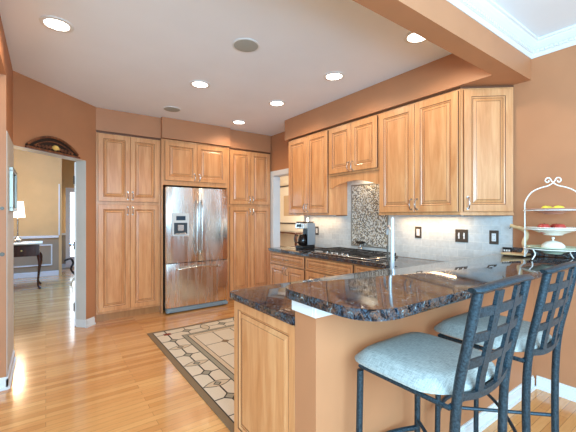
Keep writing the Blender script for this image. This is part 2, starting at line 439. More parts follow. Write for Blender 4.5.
# glazed patio doors in the right wall, nearer than the picture's edge
bm = B()
for (ya, yb) in ((-2.2, -2.12), (-1.02, -.93), (.17, .25)): box(bm, WX+.03, WX+.09, ya, yb, .0, 2.35)
for (za, zb) in ((0, .1), (2.27, 2.35)): box(bm, WX+.03, WX+.09, -2.12, -1.02, za, zb); box(bm, WX+.03, WX+.09, -.93, .17, za, zb)
wd = struct('window_1', bm, 'white')
# backsplash (things fixed to wall, treated as the setting)
bm = B()
box(bm, WX-.010, WX-.001, 2.305, 3.085, .916, 1.825); box(bm, WX-.010, WX-.001, 3.085, 3.99, .916, 1.362); box(bm, WX-.010, WX-.001, 1.19, 2.305, .916, 1.362)
struct('wall_backsplash', bm, 'tile')
bm = B(); box(bm, WX-.016, WX-.0105, 2.455, 2.995, 1.0, 1.735)
mo = obj('mosaic_panel', bm, 'mosaic'); tag(mo, 'speckled glass mosaic panel set in the tile behind the cooktop', 'mosaic')
bm = B()
for q in ((2.44, 2.455, .985, 1.75), (2.995, 3.01, .985, 1.75), (2.455, 2.995, .985, 1.0), (2.455, 2.995, 1.735, 1.75)): box(bm, WX-.019, WX-.0105, q[0], q[1], q[2], q[3])
obj('border', bm, 'silver_frame', mo)

# ------------------------------------------------------------------ cabinets
def panel_rings(bm, x0, x1, z0, z1, yf, fw=.062, rec=1):
    """raised panel door; front toward -y at y=yf-..., slots 0 wood 1 glaze"""
    R = [(0, .0, 0), (0, -.017, 1), (.003, -.020, 0), (fw-.004, -.020, 0), (fw, -.016, 1), (fw+.005, -.014, 0), (fw+.011, -.009, 0), (fw+.014, -.009, 1), (fw+.036, -.017, 0), (fw+.039, -.0155, 1), (fw+.043, -.0165, 0)]
    prev = None
    for (i, y, mi) in R:
        ring = [bm.verts.new(c) for c in ((x0+i, yf+y, z0+i), (x1-i, yf+y, z0+i), (x1-i, yf+y, z1-i), (x0+i, yf+y, z1-i))]
        if prev:
            for k in range(4):
                f = bm.faces.new((prev[0][k], prev[0][(k+1) % 4], ring[(k+1) % 4], ring[k])); f.material_index = mi
        else: bm.faces.new(ring[::-1])
        prev = (ring, mi)
    bm.faces.new(prev[0]).material_index = 0
    return bm
def pull(parent, x, z, yf, vert=True, L=.096):
    bm = B(); h = L/2
    pts = [(-h, 0), (-h*.95, -.018), (-h*.6, -.030), (0, -.034), (h*.6, -.030), (h*.95, -.018), (h, 0)]
    P = [((x, yf+b, z+a) if vert else (x+a, yf+b, z)) for a, b in pts]
    tube(bm, P, [.007, .006, .0055, .005, .0055, .006, .007], 8)
    for sgn in (-1, 1):
        c = (x, yf, z+sgn*h) if vert else (x+sgn*h, yf, z)
        tube(bm, [c, (c[0], c[1]-.004, c[2])], .010, 10)
    return obj('handle', bm, 'chrome', parent, True)
def door(par, x0, x1, z0, z1, hand=None, hz=None, name='door'):
    g = .0015
    o = obj(name, panel_rings(B(), x0+g, x1-g, z0, z1, -.001), ['maple', 'glaze'], par)
    if hand is not None: pull(o, hand, hz, -.021)
    return o
def drawer(par, x0, x1, z0, z1, handles=1):
    o = obj('drawer', panel_rings(B(), x0, x1, z0, z1, -.001, fw=.028), ['maple', 'glaze'], par)
    if handles:
        pull(o, (x0+x1)/2, (z0+z1)/2, -.019, False)
    return o
def carcass(par, W, D, z0, z1, toe=0, name='carcass', side=True):
    bm = B(); box(bm, 0, W, 0, D, z0+toe, z1)
    o = obj(name, bm, 'maple', par)
    if toe: obj('base_board', box(B(), .0, W, .045, D, z0, z0+toe), 'toekick', par)
    return o
RZ = -PI/2
# tall pantries
def pantry(x, label, W):
    t = thing('pantry_cabinet', label, 'cabinet', (x, 4.9, 0))
    carcass(t, W, .58, 0, 2.445, .10)
    obj('top_rail', box(B(), .0, W, -.006, 0, 2.425, 2.445), 'glaze', t)
    m_ = W/2
    for (a, b, hx) in ((.018, m_, m_-.03), (m_, W-.022, m_+.03)):
        door(t, a, b, 1.55, 2.415, hx, 1.63); door(t, a, b, .13, 1.505, hx, 1.43)
    return t
pantry(.520, 'tall maple pantry cabinet beside the hall doorway, left of the refrigerator', .79)
pantry(2.355, 'tall maple pantry cabinet right of the refrigerator', .79)
# over-fridge cabinet with side panels
t = thing('bridge_cabinet', 'short two door maple cabinet above the stainless refrigerator', 'cabinet', (1.313, 4.865, 0))
W = 1.038
carcass(t, W, .60, 1.80, 2.445)
obj('side_panel', box(B(), 0, .022, 0, .6, 0, 1.80), 'maple', t); obj('side_panel', box(B(), W-.045, W, 0, .6, 0, 1.80), 'maple', t)
door(t, .045, .508, 1.865, 2.415, .47, 1.93); door(t, .508, W-.06, 1.865, 2.415, .546, 1.93)

# fridge
t = thing('refrigerator', 'stainless steel french door refrigerator between the tall pantries', 'refrigerator', (1.342, 4.73, 0))
FW = .915
obj('body', box(B(), .01, FW-.01, .06, .70, .03, 1.755), 'steel_side', t)
def fdoor(x0, x1, z0, z1):
    bm = B(); t_ = bmesh.new()
    n = 8; f_ = []
    for k in range(n+1):
        q = k/n; x = x0+(x1-x0)*q
        f_.append((x, -.012*(1-(2*q-1)**2)))
    pts = [(x1, .055), (x0, .055)]+[(x, y) for x, y in f_]
    prism(bm, pts, z0, z1, 0, .004, 2); return bm
fd = obj('door', fdoor(0, FW/2-.002, .705, 1.762), 'steel', t, True)
# dispenser
dfm = obj('dispenser_frame', (lambda b: (box(b, .075, .315, -.020, -.004, 1.08, 1.40, .004), b)[1])(B()), mat('pale_dispenser_surround', rgb(205, 208, 208), .35), fd)
obj('control_panel', box(B(), .13, .26, -.024, -.0195, 1.30, 1.36, .002), mat('dark_display', rgb(40, 60, 78), .2), fd)
obj('dispenser_recess', box(B(), .10, .285, -.0215, -.0195, 1.105, 1.265), mat('dispenser_cavity', rgb(52, 62, 70), .4), fd)
bm = B(); box(bm, .15, .235, -.032, -.022, 1.15, 1.235, .004); box(bm, .115, .27, -.035, -.021, 1.104, 1.118, .003); obj('nozzle', bm, 'steel', fd)
fd2 = obj('door', fdoor(FW/2+.002, FW, .705, 1.762), 'steel', t, True)
bm = B(); box(bm, FW-.075, FW-.05, -.010, -.003, 1.64, 1.652); box(bm, FW-.045, FW-.03, -.010, -.003, 1.64, 1.652); obj('badge', bm, 'chrome', fd2)
for d_, xx in ((fd, FW/2-.035), (fd2, FW/2+.035)):
    bm = B(); tube(bm, spline([(xx, -.008, .80), (xx, -.05, .86), (xx, -.062, 1.2), (xx, -.05, 1.52), (xx, -.008, 1.58)], 6), .0125, 10)
    obj('handle', bm, 'chrome', d_, True)
fd3 = obj('freezer_drawer', fdoor(0, FW, .085, .695), 'steel', t, True)
bm = B(); tube(bm, spline([(.13, -.010, .615), (.17, -.055, .618), (FW/2, -.070, .64), (FW-.17, -.055, .618), (FW-.13, -.010, .615)], 6), .012, 10)
obj('handle', bm, 'chrome', fd3, True)
bm = B(); box(bm, .01, FW-.01, .0, .06, .015, .075, .004); box(bm, .0, .09, -.02, .05, .02, .06, .006); box(bm, FW-.09, FW, -.02, .05, .02, .06, .006)
obj('base_grille', bm, mat('grey_grille', rgb(130, 148, 156), .4), t)

# upper cabinets on the range wall
def upper(y_left, W, z0, z1, label, split, hz, hood=False):
    t = thing('wall_cabinet', label, 'cabinet', (2.842, y_left, 0), RZ)
    carcass(t, W, WX-2.842-.012, z0, z1)
    obj('top_rail', box(B(), 0, W, -.004, 0, z1-.014, z1), 'glaze', t)
    door(t, .012, split, z0+.025, z1-.03, split-.03, hz); door(t, split, W-.012, z0+.025, z1-.03, split+.03, hz)
    if not hood: obj('light_rail', (lambda b: (box(b, -.004, W+.004, -.008, .012, z0-.004, z0+.016, .003), b)[1])(B()), 'maple', t)
    return t
upper(3.928, .846, 1.372, 2.448, 'tall two door maple wall cabinet above the coffee maker', .424, 1.47)
hd = upper(3.080, .764, 1.845, 2.448, 'short two door maple wall cabinet over the cooktop with arched valance', .38, 1.93, True)
bm = B(); N = 24; Wd = .764
pts = [(0, 1.843), (0, 1.70), (.05, 1.70)]+[(.05+(Wd-.10)*k/N, 1.705+.062*math.sin(PI*k/N)**.9) for k in range(1, N)]+[(Wd-.05, 1.70), (Wd, 1.70), (Wd, 1.843)]
t_ = bmesh.new()
fa = [t_.verts.new((x, .012, z)) for x, z in pts]; fb = [t_.verts.new((x, .032, z)) for x, z in pts]
t_.faces.new(fa); t_.faces.new(fb[::-1])
for i in range(len(pts)): j = (i+1) % len(pts); t_.faces.new((fa[i], fa[j], fb[j], fb[i]))
join(bm, t_); obj('arched_valance', bm, 'maple', hd)
upper(2.312, .852, 1.372, 2.448, 'wide two door maple wall cabinet above the bar end of the backsplash', .425, 1.47)
# angled end cabinet
ex, ey = WX-.004, 1.185; sx_, sy_ = 2.842, 1.458
L = math.hypot(ex-sx_, ey-sy_); ang = math.atan2(ey-sy_, ex-sx_)
t = thing('corner_cabinet', 'angled single door maple end cabinet beside the bare wall', 'cabinet', (sx_, sy_, 0), ang)
def w2l(x, y):
    dx, dy = x-sx_, y-sy_; return (dx*math.cos(ang)+dy*math.sin(ang), -dx*math.sin(ang)+dy*math.cos(ang))
bm = B(); prism(bm, [w2l(sx_, sy_), w2l(ex, ey), w2l(ex, sy_)], 1.372, 2.448); obj('carcass', bm, 'maple', t)
bm = B(); prism(bm, [(-.004, -.008), (L, -.008), (L, .010), (-.004, .010)], 1.366, 1.386); obj('light_rail', bm, 'maple', t)
obj('top_rail', box(B(), 0, L, -.004, 0, 2.434, 2.448), 'glaze', t)
door(t, .018, L-.012, 1.397, 2.418, .048, 1.47)

# base cabinets, range wall (front x=2.56)
def base(y_left, W, label, doors=2, dr=1, handles=1):
    t = thing('base_cabinet', label, 'cabinet', (2.56, y_left, 0), RZ)
    carcass(t, W, WX-2.56-.002, 0, .876, .10)
    drawer(t, .015, W-.015, .715, .86, handles)
    if doors == 2:
        door(t, .015, W/2, .13, .70, W/2-.03, .64); door(t, W/2, W-.015, .13, .70, W/2+.03, .64)
    return t
base(3.978, .79, 'maple base cabinet under the coffee maker, drawer over two doors')
base(3.182, .79, 'maple base cabinet under the cooktop with a plain false drawer', handles=0)
base(2.386, .5, 'maple base cabinet between cooktop cabinet and peninsula, drawer over two doors')
# peninsula base: end panel faces -x
t = thing('peninsula_cabinet', 'maple peninsula cabinet with raised end panel beside the rug', 'cabinet', (.912, 1.782, 0), RZ)
bm = B(); box(bm, 0, .598, 0, 1.60, .10, .876); obj('carcass', bm, 'maple', t)
obj('base_board', box(B(), .0, .598, .045, 1.58, 0, .10), 'toekick', t)
obj('end_panel', panel_rings(B(), .002, .596, .10, .874, -.001, fw=.052), ['maple', 'glaze'], t)

# granite: lower counter (L) and raised bar
def rounded(pts, rad, n=8):
    out = []; N = len(pts)
    for i in range(N):
        p = Vector(pts[i]); a = Vector(pts[i-1]); b = Vector(pts[(i+1) % N]); r = rad[i]
        if not r: out.append(tuple(p)); continue
        pa = p+(a-p).normalized()*r; pb = p+(b-p).normalized()*r
        for k in range(n+1):
            q = k/n; out.append(tuple((1-q)**2*pa+2*q*(1-q)*p+q*q*pb))
    return out
bm = B()
pts = rounded([(.872, 1.184), (WX-.011, 1.184), (WX-.011, 3.99), (2.522, 3.99), (2.522, 1.835), (.872, 1.835)], [0, 0, 0, .02, .02, .05])
prism(bm, pts, .878, .915, 0, .012, 4)
tag(obj('kitchen_countertop', bm, 'granite', None, True), 'lower dark granite worktop running from the peninsula to the cooktop', 'countertop')
bm = B()
pts = rounded([(.838, .715), (WX-.012, .715), (WX-.012, 1.255), (.838, 1.255)], [.17, 0, 0, .12], 14)
prism(bm, pts, 1.007, 1.047, 0, .016, 5)
tag(obj('bar_countertop', bm, 'granite', None, True), 'raised dark granite bar top with rounded corner behind the stools', 'countertop')
bm = B(); box(bm, WX-.028, WX-.001, .70, 1.182, 1.0485, 1.10, .002)
tag(obj('granite_upstand', bm, 'granite'), 'low granite upstand along the beige wall behind the plate stand', 'upstand')

# ------------------------------------------------------------------ cooktop
t = thing('gas_cooktop', 'steel gas cooktop with black cast iron grates in the worktop', 'cooktop', (2.86, 2.72, .9165), RZ)
W, D = .90, .50
bm = B(); box(bm, -W/2, W/2, -D/2, D/2, 0, .014, .005); obj('tray', bm, 'chrome', t, True)
for (bx, by, r) in ((-.30, .12, .045), (-.30, -.11, .035), (0, .04, .05), (.30, .12, .04), (.30, -.11, .045)):
    bm = B(); lathe(bm, [(0, .014), (r+.02, .014), (r+.015, .022), (r, .024), (r, .029), (r*.8, .032), (0, .032)], (bx, by, 0), 20); obj('burner', bm, 'castiron', t, True)
for gx in (-.30, 0, .30):
    bm = B(); a = .138; z0, z1 = .034, .043
    for yy in (-.22, 0, .21): box(bm, gx-a, gx+a, yy, yy+.012, z0, z1)
    for xx in (-a, -.05, .04, a-.012): box(bm, gx+xx, gx+xx+.012, -.22, .222, z0, z1)
    for xx in (-a, a-.012):
        for yy in (-.22, .21): box(bm, gx+xx, gx+xx+.012, yy, yy+.012, .0142, z0)
    obj('grate', bm, 'castiron', t)
for k in range(5):
    bm = B(); lathe(bm, [(0, .036), (.014, .036), (.018, .018), (.02, .0145), (0, .0145)], (-.16+.08*k, -.235, 0), 14); obj('knob', bm, 'chrome', t, True)

# little dish on a stem behind the cooktop
t = thing('footed_dish', 'small black dish on a silver stem behind the cooktop grates', 'dish', (3.10, 2.80, .972))
t.location = (3.09, 2.80, .971)
bm = B(); lathe(bm, [(0, .0), (.032, 0), (.030, .006), (.008, .016), (.007, .04), (.016, .046), (0, .046)], seg=20); obj('stem', bm, 'chrome', t, True)
bm = B(); lathe(bm, [(0, .046), (.03, .048), (.055, .062), (.062, .08), (.058, .08), (.045, .066), (0, .058)], seg=24); obj('bowl', bm, 'black', t, True)

# ------------------------------------------------------------------ coffee maker
t = thing('coffee_maker', 'steel and black drip coffee maker at the left end of the worktop', 'coffee maker', (2.90, 3.60, .9155), RZ)
obj('base', box(B(), -.085, .085, -.13, .08, 0, .045, .008, seg=2), 'black', t)
obj('tower', box(B(), -.085, .085, .0, .08, .0455, .27, .004), 'black', t)
obj('head', box(B(), -.088, .088, -.13, .08, .271, .355, .01, seg=2), 'steel', t)
obj('lid', box(B(), -.08, .08, -.12, .075, .3555, .368, .005), 'black', t)
obj('side_shell', box(B(), .0885, .093, -.055, .079, .055, .352, .002), 'coffee_steel', t)
bm = B(); lathe(bm, [(0, .047), (.05, .047), (.066, .075), (.068, .12), (.052, .17), (.045, .19), (.05, .2), (0, .2)], (0, -.066, 0), 24)
obj('carafe', bm, mat('dark_coffee_glass', rgb(24, 18, 16), .05), t, True)
bm = B(); tube(bm, spline([(-.03, -.12, .18), (-.045, -.165, .17), (-.045, -.165, .10), (-.03, -.125, .085)], 5), .009, 8); obj('carafe_handle', bm, 'black', t, True)
bm = B(); box(bm, -.05, .05, -.134, -.1295, .295, .335, .002); obj('control_panel', bm, 'black', t)
# night light candle behind it
t = thing('plug_in_candle', 'white candle shaped light standing behind the coffee maker', 'night light', (3.08, 3.84, .9155))
t.location = (3.08, 3.80, .9155)
bm = B(); lathe(bm, [(0, 0), (.035, 0), (.035, .01), (.013, .016), (.011, .02), (.011, .36), (0, .36)], seg=16); obj('candle', bm, 'porcelain', t, True)
bm = B(); lathe(bm, [(0, .361), (.007, .365), (.012, .385), (.006, .41), (0, .425)], seg=12); obj('bulb', bm, 'lens', t, True)

# ------------------------------------------------------------------ faucet
t = thing('kitchen_faucet', 'tall slim white faucet rising behind the raised bar top', 'faucet', (1.905, 1.44, .9155))
bm = B(); lathe(bm, [(0, 0), (.028, 0), (.028, .006), (.018, .014), (0, .014)], seg=20); obj('base', bm, 'faucet', t, True)
bm = B(); tube(bm, [(0, 0, .014), (0, 0, .20), (0, 0, .38), (0, 0, .425), (0, 0, .437)], [.0155, .0135, .0115, .0115, .008], 14); obj('column', bm, 'faucet', t, True)
bm = B(); tube(bm, spline([(.006, .006, .33), (.06, .07, .37), (.13, .14, .36), (.16, .17, .31)], 5), .009, 10); obj('spout', bm, 'faucet', t, True)
bm = B(); tube(bm, [(-.008, .012, .10), (-.018, .024, .15), (-.020, .026, .24)], [.008, .006, .005], 8); obj('lever', bm, 'plate_bronze', t, True)

# ------------------------------------------------------------------ outlets and switches on the range wall
def outlet(y, z, label, gang=1, sw=False, cover='plate_bronze', x=WX-.0105):
    t = thing('switch_plate' if sw else 'wall_outlet', label, 'switch' if sw else 'outlet', (x, y, z), RZ)
    w_ = .075 if gang == 1 else .12
    bm = B(); box(bm, -w_/2, w_/2, -.006, 0, -.06, .06, .002); obj('cover_plate', bm, cover, t)
    if not sw:
        bm = B(); box(bm, -.017, .017, -.009, -.0055, -.034, .034, .001); ins = obj('socket', bm, 'white', t)
        for zz in (-.018, .018):
            for xx in (-.006, .006): obj('slot', box(B(), xx-.001, xx+.001, -.0095, -.0088, zz-.004, zz+.004), 'black', ins)
    else:
        for xx in (-.024, .024):
            bm = B(); box(bm, xx-.006, xx+.006, -.008, -.0055, -.028, .028); box(bm, xx-.004, xx+.004, -.018, -.006, 0, .012); obj('toggle', bm, 'white', t)
    return t
outlet(2.062, 1.19, 'single outlet in bronze cover plate under the wide wall cabinet')
outlet(1.61, 1.175, 'double toggle switch in bronze cover plate on the backsplash', 2, True)
outlet(1.33, 1.175, 'single outlet in bronze cover plate below the angled end cabinet')
outlet(3.70, 1.15, 'outlet in bronze cover plate right of the coffee maker').location = (WX-.0105, 3.68, 1.15)
# plates on left opening jamb
for zc, hh, lb in ((1.42, .013, 'upper round metal bolt plate on the left opening jamb'), (1.06, .016, 'lower round metal latch plate on the left opening jamb')):
    bm = B(); tube(bm, [(-.278, 3.4495, zc), (-.278, 3.444, zc)], hh, 16); tube(bm, [(-.278, 3.444, zc), (-.278, 3.437, zc)], hh*.55, 12)
    tag(obj('door_latch', bm, 'plate_bronze', None, True), lb, 'latch')

# ------------------------------------------------------------------ ceiling fixtures
def downlight(x, y, label, power=18, src=None):
    if src is None:
        t = thing('recessed_light', label, 'ceiling light', (x, y, H), 0, 'recessed ceiling lights')
        bm = B(); lathe(bm, [(.104, -.0005), (.104, -.006), (.078, -.009), (.076, -.0005)], seg=40); obj('trim_ring', bm, 'white', t, True)
        bm = B(); lathe(bm, [(0, -.004), (.075, -.003)], seg=32); obj('lens', bm, 'lens', t)
        l = bpy.data.lights.new('downlight_bulb', 'SPOT'); l.energy = power; l.color = (1, .80, .54); l.spot_size = math.radians(158); l.spot_blend = .5; l.shadow_soft_size = .06
        o = bpy.data.objects.new('bulb', l); C.objects.link(o); o.parent = t; o.location = (0, 0, -.02)
        return t
    return dup(src, (x, y, H), None, label)
P0 = (.065, 2.942)
dl = downlight(*P0, 'recessed ceiling light nearest the left wall opening')
for (x, y, lb) in ((1.312, 3.405, 'recessed ceiling light in front of the refrigerator, between two ceiling speakers'),
                   (2.297, 3.428, 'recessed ceiling light nearest the corner of the range soffit'),
                   (2.312, 2.438, 'recessed ceiling light above the cooktop side of the worktop'),
                   (2.308, 4.447, 'recessed ceiling light before the right pantry cabinet, farthest from the bar'),
                   (2.322, 1.52, 'recessed ceiling light over the peninsula, half hidden by the beam')):
    downlight(x, y, lb, src=dl)
def speaker(x, y, label):
    t = thing('ceiling_speaker', label, 'speaker', (x, y, H), 0, 'round ceiling speakers')
    bm = B(); lathe(bm, [(.108, -.0005), (.108, -.006), (.098, -.008)], seg=40); obj('rim', bm, 'white', t, True)
    bm = B(); lathe(bm, [(0, -.010), (.05, -.0095), (.098, -.007)], seg=40); obj('grille', bm, 'grille', t, True)
speaker(1.315, 2.412, 'round grey ceiling speaker nearest the camera'); speaker(1.324, 4.412, 'round grey ceiling speaker near the refrigerator soffit')
# under-cabinet task lights (warm)
for (nm, yc, ln, en) in (('undercabinet_light', 1.90, .70, 2.6), ('undercabinet_light', 3.5, .6, 1.6)):
    t = thing(nm, 'slim light bar under the '+('wide wall cabinet' if yc < 2 else 'wall cabinet above the coffee maker'), 'light', (3.05, yc, 1.36), RZ)
    obj('housing', box(B(), -ln/2, ln/2, -.02, .02, -.001, .010), 'white', t)
    l = bpy.data.lights.new('strip', 'AREA'); l.shape = 'RECTANGLE'; l.size = ln; l.size_y = .03; l.energy = en; l.color = (1, .66, .36)
    o = bpy.data.objects.new('strip', l); C.objects.link(o); o.parent = t; o.location = (0, 0, -.004)
# range hood light
l = bpy.data.lights.new('hood_lamp', 'AREA'); l.size = .2; l.energy = 1.3; l.color = (1, .82, .58)
o = bpy.data.objects.new('hood_lamp', l); C.objects.link(o); o.parent = hd; o.location = (.38, .18, 1.84)

# ------------------------------------------------------------------ rug
x0, x1, y0, y1 = .945, 2.42, 1.90, 4.10
bm = B(); box(bm, x0, x1, y0, y1, .0015, .008, .002, mi=0)
def strip(a, b, c, d, z, mi): box(bm, a, b, c, d, .007, z, mi=mi)
strip(x0+.05, x1-.05, y0+.05, y1-.05, .0092, 2)               # dark line
strip(x0+.058, x1-.058, y0+.058, y1-.058, .0100, 1)           # cream band
bw = .30
strip(x0+bw, x1-bw, y0+bw, y1-bw, .0108, 2)
strip(x0+bw+.008, x1-bw-.008, y0+bw+.008, y1-bw-.008, .0112, 4)
strip(x0+bw+.05, x1-bw-.05, y0+bw+.05, y1-bw-.05, .0116, 2)
strip(x0+bw+.058, x1-bw-.058, y0+bw+.058, y1-bw-.058, .0120, 5)
strip(x0+bw+.10, x1-bw-.10, y0+bw+.10, y1-bw-.10, .0123, 2)
strip(x0+bw+.106, x1-bw-.106, y0+bw+.106, y1-bw-.106, .0126, 1)
def poly(pts, z, mi):
    vs = [bm.verts.new((p[0], p[1], z)) for p in pts]; f = bm.faces.new(vs); f.material_index = mi
def lens(cx, cy, a, b, z, mi, along='x'):
    n = 9; P = []
    for k in range(n): q = -1+2*k/(n-1); P.append((q*a, b*(1-q*q)))
    for k in range(n-2, 0, -1): q = -1+2*k/(n-1); P.append((q*a, -b*(1-q*q)))
    poly([(cx+p, cy+q) if along == 'x' else (cx+q, cy+p) for p, q in P], z, mi)
def diam(cx, cy, a, z, mi): poly([(cx-a, cy), (cx, cy-a), (cx+a, cy), (cx, cy+a)], z, mi)
# border lines: centre line and cross lines with diamonds and leaf shapes
for (cx) in (x0+.179, x1-.179):
    strip(cx-.006, cx+.006, y0+.058, y1-.058, .0108, 2)
    ny = 8
    for k in range(1, ny):
        yy = y0+.18+(y1-y0-.36)*k/ny
        strip(cx-.12, cx+.12, yy-.0055, yy+.0055, .0108, 2)
        if k % 2: diam(cx, yy, .055, .0112, 2); diam(cx, yy, .040, .0114, 4)
        else:
            lens(cx, yy, .12, .05, .0112, 2); lens(cx, yy, .108, .042, .0114, 5); diam(cx, yy, .036, .0116, 2); diam(cx, yy, .026, .0118, 4)
for (cy) in (y0+.179, y1-.179):
    strip(x0+.058, x1-.058, cy-.004, cy+.004, .0108, 2)
    for k in range(1, 5):
        xx = x0+.18+(x1-x0-.36)*k/5
        strip(xx-.004, xx+.004, cy-.12, cy+.12, .0108, 2)
        if k % 2: diam(xx, cy, .06, .0112, 2); diam(xx, cy, .048, .0114, 4)
        else: lens(xx, cy, .12, .05, .0112, 2, 'y'); lens(xx, cy, .108, .042, .0114, 5, 'y')
for cx in (x0+.179, x1-.179):
    for cy in (y0+.179, y1-.179): box(bm, cx-.04, cx+.04, cy-.03, cy+.03, .010, .0116, mi=3)
# field grid
fx0, fx1, fy0, fy1 = x0+.406, x1-.406, y0+.406, y1-.406
for k in (1, 2): xx = fx0+(fx1-fx0)*k/3; strip(xx-.004, xx+.004, fy0, fy1, .0132, 2)
for k in (1, 2, 3): yy = fy0+(fy1-fy0)*k/4; strip(fx0, fx1, yy-.004, yy+.004, .0132, 2)
for k in (1, 2):
    for j in (1, 2, 3): diam(fx0+(fx1-fx0)*k/3, fy0+(fy1-fy0)*j/4, .05, .0136, 0)
tag(obj('area_rug', bm, ['rug_olive', 'rug_cream', 'rug_dark', 'rug_red', 'rug_blue', 'rug_tan']), 'cream area rug with dark leaded glass pattern on the oak floor', 'rug')

# ------------------------------------------------------------------ bar stools
def make_stool(label):
    t = thing('bar_stool', label, 'bar stool', (1.244, .76, 0), 0, 'iron bar stools at the raised bar')
    sz = .758                                     # top of seat frame
    # cushion
    bm = B(); q = bmesh.new(); n = 14; hw, hd_ = .236, .224
    def sup(a, b, p): return (abs(a)**p+abs(b)**p)**(1/p)
    grid = {}
    for lay in (0, 1):
        for i in range(n+1):
            for j in range(n+1):
                a = -1+2*i/n; b = -1+2*j/n
                m_ = max(abs(a), abs(b)); s2_ = sup(a, b, 6); k = m_/s2_ if s2_ > 0 else 1
                X_ = a*k*hw*(1-.22*max(0, -b-.55)/.45-.03*(1-b)/2); Y_ = b*k*hd_*.96+.016
                edge = max(0, 1-m_**5)
                if lay: z = sz+.022+.044*edge**.5
                else: z = sz+.001 if m_ < .999 else sz+.014
                grid[lay, i, j] = q.verts.new((X_, Y_, z))
    for lay in (0, 1):
        for i in range(n):
            for j in range(n): q.faces.new((grid[lay, i, j], grid[lay, i+1, j], grid[lay, i+1, j+1], grid[lay, i, j+1]))
    ring = [(i, 0) for i in range(n)]+[(n, j) for j in range(n)]+[(n-i, n) for i in range(n)]+[(0, n-j) for j in range(n)]
    for a, b in zip(ring, ring[1:]+ring[:1]): q.faces.new((grid[0, a[0], a[1]], grid[0, b[0], b[1]], grid[1, b[0], b[1]], grid[1, a[0], a[1]]))
    join(bm, q); obj('seat_cushion', bm, 'fabric', t, True)
    # seat frame
    bm = B(); fx, fy = .200, .185
    tube(bm, [(-fx, -fy, sz-.010), (fx, -fy, sz-.010), (fx, fy, sz-.010), (-fx, fy, sz-.010)], .0095, 8, closed=True)
    obj('seat_frame', bm, 'iron', t)
    # front legs
    for s in (-1, 1):
        bm = B(); tube(bm, spline([(s*.200, .186, sz-.026), (s*.203, .190, .45), (s*.207, .196, .0)], 4), .0135, 10)
        lg = obj('leg', bm, 'iron', t, True)
    # rear posts = legs running up to the back
    def post(s): return spline([(s*.172, -.200, 0), (s*.173, -.192, .35), (s*.178, -.192, .62), (s*.179, -.205, .80), (s*.182, -.238, .97), (s*.182, -.268, 1.130)], 6)
    for s in (-1, 1):
        bm = B(); tube(bm, post(s), .0160, 12); obj('leg', bm, 'iron', t, True)
    # back lattice
    def Yc(z):
        P = post(1)
        for a, b in zip(P, P[1:]):
            if a.z <= z <= b.z: k = (z-a.z)/(b.z-a.z); return a.y+(b.y-a.y)*k
        return P[-1].y
    def S(x, z): return Vector((x, Yc(z)-.018*(1-(x/.182)**2), z))
    def bar(bm, path, hw_, vertical, th=.005):
        f0 = []; 
        rows = []
        for (x, z) in path:
            if vertical: a, b = S(x-hw_, z), S(x+hw_, z)
            else: a, b = S(x, z-hw_), S(x, z+hw_)
            nrm = Vector((0, 1, 0)); rows.append([bm.verts.new(v) for v in (a-nrm*th, b-nrm*th, b+nrm*th, a+nrm*th)])
        for r0, r1 in zip(rows, rows[1:]):
            for k in range(4): bm.faces.new((r0[k], r0[(k+1) % 4], r1[(k+1) % 4], r1[k]))
        bm.faces.new(rows[0][::-1]); bm.faces.new(rows[-1])
    bm = B(); NX = 10; xs = [-.182+.364*k/NX for k in range(NX+1)]
    sag = lambda x: -.022*(1-(x/.182)**2)
    for zc, hw_ in ((1.061, .016), (.976, .016), (.888, .016)):
        bar(bm, [(x, zc) for x in xs], hw_, False)
    bar(bm, [(x, .785+sag(x)) for x in xs], .012, False, .007)
    for xc in (-.067, .067):
        bar(bm, [(xc, z) for z in [.768, .83, .9, .97, 1.04, 1.09, 1.125]], .018, True, .006)
    obj('back_lattice', bm, 'iron', t)
    # top rail: heavy curved cap that rolls over both posts
    bm = B(); n = 18; pts = []; rr = []
    for k in range(n+1):
        x = -.208+.416*k/n; xx = max(-.182, min(.182, x))
        y = -.270-.018*(1-(xx/.182)**2)+(abs(x)-.182 if abs(x) > .182 else 0)*.3
        z = 1.136+.012*(1-(xx/.182)**2)
        pts.append((x, y, z)); rr.append(.0105 if 0 < k < n else .008)
    tube(bm, pts, rr, 12, sx=2.0); obj('top_rail', bm, 'iron', t, True)
    # foot rail, cross brace
    bm = B(); tube(bm, [(-.205+.41*k/12, .192+.055*math.sin(PI*k/12), .345) for k in range(13)], .0115, 8); obj('foot_rail', bm, 'iron', t, True)
    bm = B(); tube(bm, [(-.205, .192, .385), (.182, -.185, .385)], .0085, 8); obj('cross_brace', bm, 'iron', t)
    bm = B(); tube(bm, spline([(.205, .192, .385), (.09, .03, .37), (-.05, -.09, .37), (-.182, -.185, .36)], 5), .0085, 8); obj('cross_brace', bm, 'iron', t)
    return t
st = make_stool('blue black iron bar stool in front, nearer the rounded bar corner')
dup(st, (1.838, .765, 0), None, 'blue black iron bar stool nearer the right wall, partly behind the other')

